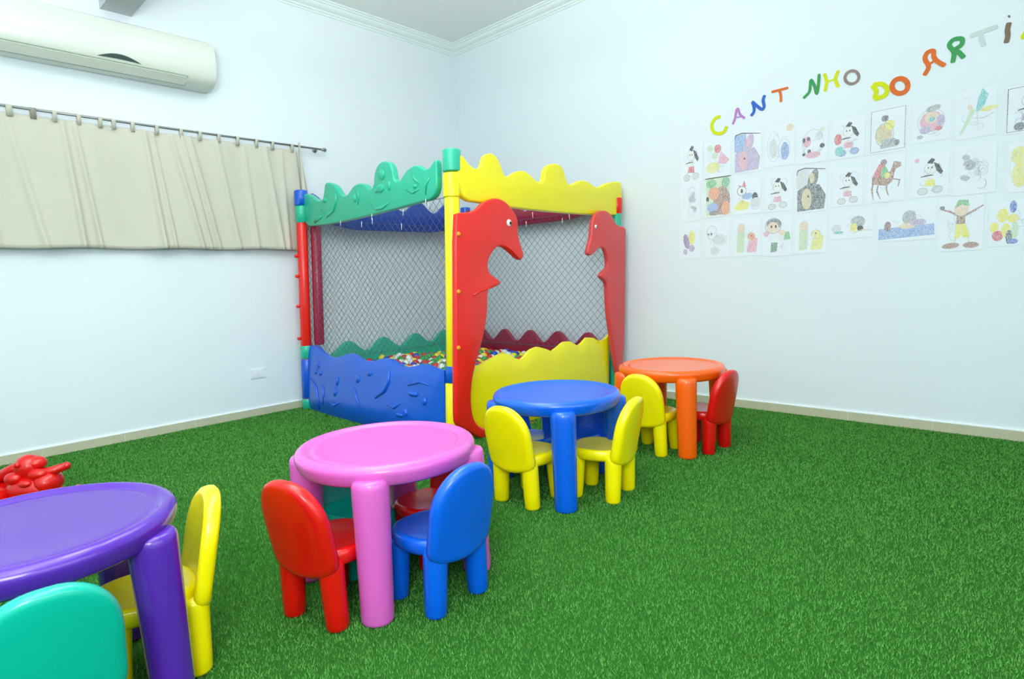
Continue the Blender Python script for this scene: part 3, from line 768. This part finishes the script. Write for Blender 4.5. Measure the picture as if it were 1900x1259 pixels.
letter('O', (150, 132, 128), 'grey cut-out letter O ending the first word', [ell(922, 440, 40, 36, -.5)], 5)
letter('D', (240, 222, 10), 'yellow cut-out letter D of the middle word', [[(1038,484),(1060,520),(1048,562)], [(1040,484),(1090,478),(1122,505),(1106,545),(1048,562)]], 8)
letter('O', (232, 104, 26), 'orange cut-out letter O after the yellow D', [ell(1195, 489, 45, 42, -.3)], 8)
letter('A', (226, 100, 28), 'orange cut-out letter A starting the last word', [[(1332,430),(1358,380),(1338,338),(1348,302),(1384,290),(1388,325),(1412,352),(1452,374)], [(1350,372),(1392,346)]], 7)
letter('R', (62, 156, 88), 'green cut-out letter R after the orange A', [[(1494,358),(1502,300),(1476,258),(1500,226),(1546,222),(1544,255),(1506,285),(1532,300),(1560,330)]], 7)
letter('T', (206, 218, 216), 'white cut-out letter T barely showing on the wall', [[(1592,208),(1670,178),(1752,148)], [(1654,188),(1660,225),(1672,262)]], 7)
letter('i', (128, 112, 96), 'brownish grey cut-out letter i near the right edge', [[(1798,246),(1808,205),(1806,170),(1816,128)], [(1810,97),(1820,90)]], 7)
letter('S', (236, 206, 20), 'yellow cut-out letter S cut off by the right edge', [[(1882,214),(1900,206),(1915,180),(1935,190),(1925,150),(1950,140)]], 7)

# ---------------------------------------------------------------- drawings taped to the right wall (plain generic pictures)
COLS = dict(k=(34,34,40), r=(214,52,64), p=(232,150,176), l=(178,150,200), b=(110,150,220), B=(40,80,190), o=(236,120,40), O=(240,200,160), y=(236,226,90), Y=(240,226,20),
            g=(70,170,80), G=(30,110,60), n=(146,84,52), N=(110,60,56), t=(60,190,190), e=(150,156,160), E=(92,96,100), s=(205,212,214), w=(246,248,248), v=(120,80,160), c=(190,220,170), a=(214,190,120))
PK = list(COLS); COLS = {k: (v if k in 'kE' else tuple(c*.8+47 for c in v)) for k, v in COLS.items()}; PM = [mat('paper_sheet', (234, 241, 250), .8)]+[mat('crayon_'+('dark_' if k.isupper() else '')+k, COLS[k], .85, var=.18, vscale=90) for k in PK]
for m_ in PM[1:]:
    nt = m_.node_tree; L = nt.links; b_ = nt.nodes['Principled BSDF']; src = b_.inputs['Base Color'].links[0].from_socket
    tc = nt.nodes.new('ShaderNodeTexCoord'); mp = nt.nodes.new('ShaderNodeMapping'); mp.inputs['Rotation'].default_value = (0, .7, 0); mp.inputs['Scale'].default_value = (420, 420, 110)
    nz = nt.nodes.new('ShaderNodeTexNoise'); nz.inputs['Scale'].default_value = 1; nz.inputs['Detail'].default_value = 2
    rp = nt.nodes.new('ShaderNodeMapRange'); rp.inputs[1].default_value = .38; rp.inputs[2].default_value = .62; rp.inputs[3].default_value = .05; rp.inputs[4].default_value = .62 if m_.name.split('_')[-1] not in 'k' else .35
    mx = nt.nodes.new('ShaderNodeMix'); mx.data_type = 'RGBA'; mx.inputs[7].default_value = srgb(234, 240, 246)
    L.new(tc.outputs['Object'], mp.inputs[0]); L.new(mp.outputs[0], nz.inputs['Vector']); L.new(nz.outputs['Fac'], rp.inputs[0]); L.new(rp.outputs[0], mx.inputs[0]); L.new(src, mx.inputs[6]); L.new(mx.outputs[2], b_.inputs['Base Color'])
def sheet(rect, marks, lab, tilt=0, paper=True):
    x0, x1, y0, y1 = rect
    A = on_right(x0, (y0+y1)/2); B_ = on_right(x1, (y0+y1)/2); T_ = on_right((x0+x1)/2, y0); D_ = on_right((x0+x1)/2, y1)
    W_ = B_.x-A.x-.004; Hh = T_.z-D_.z-.002; cx = (A.x+B_.x)/2; cz = (T_.z+D_.z)/2
    b = MB(); b.box((-W_/2, -.0012, -Hh/2), (W_/2, -.0004, Hh/2))
    k = 0; lay = lambda: -.0012-.00012*k
    U = lambda u: (u-.5)*W_; Vv = lambda v: (v-.5)*Hh
    for mk in marks:
        k += 1; ci = PK.index(mk[-1])+1
        if mk[0] == 'e':
            _, u, v, ru, rv = mk[:5]; rot = mk[5] if len(mk) > 6 else 0
            n = 18; V = [(U(u)+ru*W_*math.cos(t)*math.cos(rot)-rv*Hh*math.sin(t)*math.sin(rot), lay(), Vv(v)+ru*W_*math.cos(t)*math.sin(rot)+rv*Hh*math.sin(t)*math.cos(rot)) for t in [2*PI*i/n for i in range(n)]]
            b.add(V, [tuple(range(n))], ci)
        elif mk[0] == 'p':
            V = [(U(u), lay(), Vv(v)) for u, v in mk[1]]; b.add(V, [tuple(range(len(V)))], ci)
        elif mk[0] == 'l':
            P = [(U(u), Vv(v)) for u, v in mk[1]]
            if len(P) > 2 and mk[2] < .02: P = P
            ribbon(b, P, mk[2], lay()-.00005, .0001, ci)
    R_ = random.Random(int(x0*7+y0)); dim = 'e' if len(marks) < 14 else 'E'
    for _ in range(7):
        u, v = R_.uniform(.25, .75), R_.uniform(.2, .8); r1 = R_.uniform(.04, .13); a0 = R_.uniform(0, 6); k += 1
        ribbon(b, [(U(u+r1*math.cos(a0+i*.5)), Vv(v+r1*.8*math.sin(a0+i*.5))) for i in range(8)], .0014, lay()-.00005, .0001, PK.index(dim)+1)
    me_o = mesh('drawing_sheet', b.V, b.F, PM, None, False, b.M)
    me_o.location = (cx, -.0006, cz); me_o.rotation_euler = (0, tilt, 0)
    tag(me_o, lab, 'drawing', 'children\'s drawings on the right wall')
def outline(u, v, ru, rv, c, w_=.002):
    return ('l', [(u+ru*math.cos(2*PI*i/12), v+rv*math.sin(2*PI*i/12)) for i in range(13)], w_, c)
def kid(hat, shirt, pants, face='O', shoes='s', u=.5, dx=.06):      # a plain child waving
    return [('l', [(u-.28, .42), (u-.08, .5), (u+.1, .5), (u+.3, .62)], .009, face), ('p', [(u-.13, .3), (u+.13, .3), (u+.11, .56), (u-.11, .56)], shirt), ('e', u+dx*.5, .68, .16, .13, face), ('p', [(u-.17, .74), (u-.1, .86), (u+.12, .9), (u+.26, .72), (u+.1, .76)], hat),
            ('p', [(u-.15, .16), (u-.02, .16), (u, .24), (u+.03, .16), (u+.16, .16), (u+.13, .34), (u-.13, .34)], pants), ('e', u-.16, .1, .13, .05, shoes), ('e', u+.17, .1, .13, .05, shoes), outline(u-.16, .1, .13, .05, 'e'), outline(u+.17, .1, .13, .05, 'e'), outline(u+dx*.5, .68, .16, .13, 'e')]
def pup(ear, body, short, u=.48):      # a plain floppy-eared dog sitting up
    return [('e', u-.02, .42, .16, .16, .2, 'w'), ('p', [(u-.16, .26), (u+.14, .24), (u+.12, .40), (u-.12, .40)], short), ('e', u, .66, .17, .13, 0, 'w'), outline(u, .66, .17, .13, 'e'),
            ('p', [(u+.08, .80), (u+.22, .74), (u+.34, .56), (u+.28, .50), (u+.16, .60)], ear), ('p', [(u-.1, .80), (u+.02, .90), (u+.12, .86), (u+.04, .76)], ear), ('l', [(u-.26, .48), (u-.1, .5), (u+.08, .5)], .008, ear),
            ('e', u-.2, .14, .14, .08, 0, body), ('e', u+.2, .16, .14, .08, 0, body), outline(u-.2, .14, .14, .08, 'E'), outline(u+.2, .16, .14, .08, 'E'), ('e', u-.06, .68, .02, .02, 0, 'k'), ('e', u+.04, .68, .02, .02, 0, 'k')]
def scrib(cols, seed, n=10):           # loose pale crayon scribbles
    R_ = random.Random(seed); out = []
    for i in range(n):
        u, v = R_.uniform(.25, .75), R_.uniform(.2, .8)
        if i % 2: out.append(('e', u, v, R_.uniform(.05, .14), R_.uniform(.04, .1), R_.uniform(0, 3), R_.choice(cols)))
        else: out.append(outline(u, v, R_.uniform(.08, .22), R_.uniform(.06, .16), R_.choice(cols), .0016))
    return out
fr = lambda c, w_=.004: ('l', [(.04, .04), (.04, .95), (.96, .96), (.96, .06), (.04, .04)], w_, c)
frog = lambda c1, c2, bg: [('p', [(.03, .55), (.45, .5), (.45, .97), (.03, .97)], bg), ('p', [(.05, .03), (.05, .5), (.35, .62), (.75, .6), (.95, .35), (.9, .05)], c1), ('e', .55, .72, .15, .24, -.3, c1), ('e', .52, .76, .08, .12, 0, c2), ('e', .35, .3, .16, .24, 0, c2), ('l', [(.03, .86), (.08, .97), (.3, 1.0), (.95, .92)], .007, 'k'), ('e', .4, .36, .03, .03, 0, 'k')]
mkids = lambda a, c, d: [('p', [(.12, .1), (.38, .1), (.42, .6), (.3, .85), (.14, .6)], a), ('e', .28, .74, .12, .12, 0, 'O'), ('p', [(.5, .1), (.85, .1), (.9, .45), (.75, .5), (.55, .38)], c), ('e', .66, .52, .13, .1, 0, d), outline(.28, .74, .14, .14, 'e'), outline(.66, .5, .15, .12, 'e'), ('e', .66, .53, .02, .02, 0, 'k')]
sheets = [
 ((1263,1305,262,340), pup('k', 's', 'r'), 'drawing of a dog in red shorts, upper left corner of the wall display'),
 ((1308,1357,262,330), [('e', .3, .3, .25, .15, 0, 'y'), ('e', .5, .8, .14, .12, 0, 'r'), ('p', [(.5, .4), (.62, .72), (.95, .45), (.8, .35)], 'p'), ('e', .4, .62, .1, .1, 0, 'c'), ('e', .2, .85, .12, .08, 0, 'c')]+[outline(.35, .5, .2, .3, 's')], 'drawing with red top blob and yellow patch, left in the top row'),
 ((1361,1414,245,320), frog('l', 'p', 'b'), 'drawing of a lilac long-necked animal with a dark bar on top'),
 ((1419,1475,232,308), [outline(.3, .5, .22, .38, 'l'), ('e', .68, .35, .14, .22, 0, 'b'), ('e', .28, .45, .14, .24, 0, 's'), ('e', .85, .9, .12, .09, 0, 'O'), ('e', .65, .42, .03, .03, 0, 'E'), outline(.66, .4, .2, .25, 'b')], 'pale lilac and blue drawing with an orange sun in its corner'),
 ((1480,1538,228,302), [('e', .3, .55, .14, .14, 0, 'p'), ('e', .36, .62, .05, .05, 0, 'k'), ('e', .2, .6, .05, .06, 0, 'k'), ('e', .8, .4, .08, .06, 0, 'k'), ('e', .7, .65, .12, .1, 0, 's'), ('e', .38, .3, .06, .05, 0, 'k'), ('e', .2, .24, .05, .04, 0, 'k'), ('e', .5, .2, .25, .08, 0, 'p'), outline(.5, .5, .35, .35, 'e'), ('e', .8, .8, .08, .06, 0, 'c')], 'drawing of spotted puppies with black patches in the top row'),
 ((1546,1606,218,293), pup('k', 'b', 'p')+[('e', .15, .5, .12, .14, 0, 'r'), ('e', .2, .2, .14, .12, 0, 't')], 'drawing of a black-eared dog with pink and turquoise patches'),
 ((1613,1683,198,283), [fr('E'), ('e', .4, .42, .22, .22, 0, 'a'), ('e', .55, .6, .14, .11, 0, 'Y'), ('e', .42, .76, .1, .07, 0, 'E'), ('p', [(.3, .1), (.8, .12), (.7, .3), (.35, .3)], 'e'), ('e', .75, .2, .08, .06, 0, 'E'), outline(.42, .4, .25, .26, 'E')], 'drawing in a thin black frame with grey and yellow figure'),
 ((1692,1765,188,262), [('e', .5, .5, .3, .26, .2, 'p'), ('e', .5, .6, .18, .15, 0, 'O'), ('e', .55, .82, .2, .08, .2, 'e'), ('e', .35, .3, .15, .1, 0, 'l'), ('e', .75, .5, .1, .14, 0, 'l'), ('e', .52, .55, .08, .06, 0, 't'), ('e', .7, .3, .1, .06, 0, 'r'), outline(.5, .5, .36, .32, 'e'), ('e', .22, .14, .08, .05, 0, 'e')], 'pink and lilac drawing of a clown-like bouquet in the top row'),
 ((1772,1850,165,255), [('p', [(.5, .52), (.55, .8), (.65, 1.0), (.8, .85), (.68, .6)], 't'), ('e', .82, .56, .22, .05, .1, 'y'), ('p', [(.1, .08), (.18, .1), (.5, .56), (.4, .64), (.28, .4)], 'c'), ('e', .36, .64, .06, .06, 0, 'O'), ('l', [(.5, .4), (.7, .38), (.95, .46)], .004, 'e')], 'drawing of a small bird with turquoise wings in the top row'),
 ((1866,1945,155,245), [fr('k')]+pup('k', 'E', 'l', .55), 'black-framed drawing cut off at the right edge of the photo'),
 ((1262,1300,340,410), scrib('els', 3, 12), 'pale grey and lilac scribbled drawing, second row at far left'),
 ((1308,1357,328,402), [('p', [(.04, .04), (.96, .04), (.96, .98), (.04, .98)], 'c'), ('e', .25, .85, .2, .12, 0, 'g'), ('e', .8, .85, .16, .14, 0, 'g'), ('e', .65, .4, .32, .36, 0, 'n'), ('e', .35, .6, .22, .16, 0, 'o'), ('e', .8, .2, .16, .18, 0, 'o'), ('e', .3, .24, .22, .12, 0, 'b'), ('e', .1, .47, .06, .06, 0, 'k'), ('e', .35, .1, .2, .06, 0, 'N'), ('l', [(.75, .98), (.8, .6)], .006, 'v')], 'fully coloured green, orange and brown drawing in the second row'),
 ((1361,1413,330,397), [('p', [(.15, .85), (.3, .78), (.4, .95), (.45, .78), (.3, .7)], 'r'), ('e', .3, .66, .16, .12, 0, 'w'), outline(.3, .66, .17, .13, 'k', .003), ('e', .3, .66, .04, .06, 0, 'k'), ('p', [(.02, .22), (.3, .42), (.6, .3), (.5, .14), (.1, .12)], 'Y'), ('e', .5, .5, .2, .09, 0, 'b'), ('e', .78, .46, .1, .12, 0, 'k'), ('e', .8, .3, .14, .14, 0, 's'), outline(.8, .3, .16, .2, 'b')], 'drawing with a red bow, yellow shoes and black patches'),
 ((1419,1472,322,392), pup('k', 's', 'p', .46), 'drawing of a black-eared dog in pale pink, second row'),
 ((1476,1536,310,393), frog('E', 'a', 's'), 'dark grey and tan drawing of a long-necked animal with a black bar'),
 ((1545,1602,312,382), pup('k', 's', 'p', .5), 'drawing of a black-eared dog next to the horse drawing'),
 ((1611,1680,290,375), [('p', [(.1, .42), (.5, .36), (.66, .44), (.74, .7), (.9, .76), (.88, .84), (.7, .88), (.6, .66), (.3, .66), (.1, .6)], 'n'), ('l', [(.14, .5), (.1, .3), (.14, .08)], .010, 'n'), ('l', [(.28, .44), (.24, .26), (.34, .08)], .009, 'N'), ('l', [(.54, .44), (.5, .3), (.56, .14)], .009, 'n'), ('l', [(.66, .5), (.86, .46), (.82, .32)], .009, 'N'), ('p', [(.1, .58), (.3, .86), (.48, .84), (.36, .58)], 'r'), ('e', .44, .66, .1, .13, 0, 'g'), ('e', .52, .58, .08, .07, 0, 'Y'), ('e', .42, .88, .09, .07, 0, 'N'), ('l', [(.06, .06), (.5, .0), (.9, .07)], .003, 'c')], 'drawing of a rider with a red cape on a brown horse'),
 ((1692,1762,285,365), pup('k', 's', 'Y', .5)+[('e', .12, .88, .07, .05, .5, 'p')], 'drawing of a black-eared dog in yellow shorts, second row'),
 ((1770,1850,268,360), scrib('sse', 8, 14)+[('e', .32, .6, .03, .025, 0, 'E')], 'very pale grey pencil drawing in the second row'),
 ((1868,1945,262,355), [('e', .3, .75, .22, .18, 0, 'y'), ('e', .32, .35, .2, .25, 0, 'y'), outline(.35, .5, .28, .4, 'c')], 'pale yellow drawing cut off at the right edge, second row'),
 ((1260,1300,415,480), [('e', .35, .5, .14, .22, .2, 'v'), ('e', .6, .6, .14, .2, 0, 'Y'), ('e', .6, .3, .14, .1, 0, 'l'), ('e', .3, .2, .1, .08, 0, 'l')], 'purple and yellow drawing, bottom row at far left'),
 ((1307,1355,412,478), [outline(.3, .72, .2, .2, 'E'), ('e', .28, .68, .03, .04, 0, 'k'), ('e', .16, .68, .03, .03, 0, 'k'), ('e', .6, .5, .25, .12, 0, 's'), outline(.62, .5, .28, .14, 'e'), ('e', .4, .2, .15, .1, 0, 's'), outline(.4, .2, .16, .12, 'e')], 'uncoloured pencil drawing of a fluffy sheep, bottom row'),
 ((1361,1412,405,475), mkids('c', 'p', 'o'), 'pink, green and orange drawing of two friends, bottom row'),
 ((1415,1470,402,475), [('e', .38, .82, .26, .14, 0, 'E'), ('e', .35, .74, .2, .14, 0, 'O'), ('e', .3, .76, .03, .04, 0, 'k'), ('e', .45, .76, .03, .04, 0, 'k'), ('e', .12, .58, .1, .07, 0, 'p'), ('p', [(.35, .4), (.6, .44), (.7, .6), (.45, .6)], 'w'), ('p', [(.28, .1), (.5, .12), (.52, .35), (.3, .35)], 'G'), ('p', [(.72, .4), (.96, .42), (.9, .62), (.78, .6)], 'g'), ('e', .66, .6, .12, .06, 0, 'O'), outline(.36, .78, .28, .2, 'k')], 'drawing of a dark-haired child in green, bottom row'),
 ((1475,1535,400,470), mkids('c', 'y', 'y'), 'pale yellow-green drawing of two figures, bottom row'),
 ((1540,1622,392,442), [('e', .15, .4, .12, .16, 0, 's'), ('e', .2, .25, .12, .05, 0, 't'), ('e', .65, .6, .16, .22, 0, 'e'), ('e', .55, .4, .08, .16, 0, 'Y'), ('e', .7, .35, .07, .1, 0, 'k'), ('l', [(.55, .2), (.75, .3), (.98, .25)], .006, 'a')], 'small landscape drawing with grey and yellow figure, bottom row'),
 ((1628,1738,378,446), [('p', [(.02, .05), (.98, .12), (.97, .42), (.02, .36)], 'b'), ('e', .18, .42, .06, .14, 0, 'N'), ('e', .55, .62, .12, .2, 0, 'e'), ('e', .52, .4, .14, .08, 0, 'O'), ('e', .7, .48, .14, .09, 0, 'l'), ('l', [(.02, .06), (.98, .13)], .005, 'b')], 'landscape drawing of bathers in blue water, bottom row'),
 ((1742,1826,365,465), [('l', [(.02, .8), (.25, .74), (.5, .62), (.8, .74), (.98, .82)], .011, 'n'), ('e', .06, .82, .06, .04, 0, 'E'), ('p', [(.38, .42), (.6, .42), (.58, .68), (.4, .68)], 'n'), ('e', .5, .76, .17, .11, 0, 'O'), ('p', [(.34, .8), (.42, .95), (.64, .94), (.68, .82), (.5, .86)], 'g'), ('p', [(.36, .24), (.48, .24), (.5, .32), (.56, .24), (.72, .26), (.6, .5), (.38, .5)], 'Y'), ('l', [(.4, .26), (.36, .14)], .008, 'a'), ('l', [(.66, .26), (.7, .14)], .008, 'a'), ('e', .28, .1, .2, .055, .1, 'n'), ('e', .74, .1, .18, .055, 0, 'n')], 'drawing of a figure with outstretched arms, yellow trousers and brown boots'),
 ((1834,1945,372,455), [('e', .24, .7, .1, .16, 0, 'Y'), ('e', .42, .88, .06, .14, 0, 'B'), ('e', .42, .62, .09, .1, 0, 'Y'), ('e', .1, .44, .08, .12, 0, 'Y'), ('e', .16, .24, .1, .12, 0, 'r'), ('e', .3, .36, .08, .16, 0, 'Y'), ('e', .36, .2, .06, .16, 0, 'E'), ('e', .46, .36, .06, .2, 0, 'c'), ('e', .42, .1, .1, .06, 0, 'B')], 'drawing of a colourful yellow family group at the right edge'),
]
for i, (rc, mk, lb) in enumerate(sheets): sheet(rc, mk, lb, random.Random(i).uniform(-.012, .012))
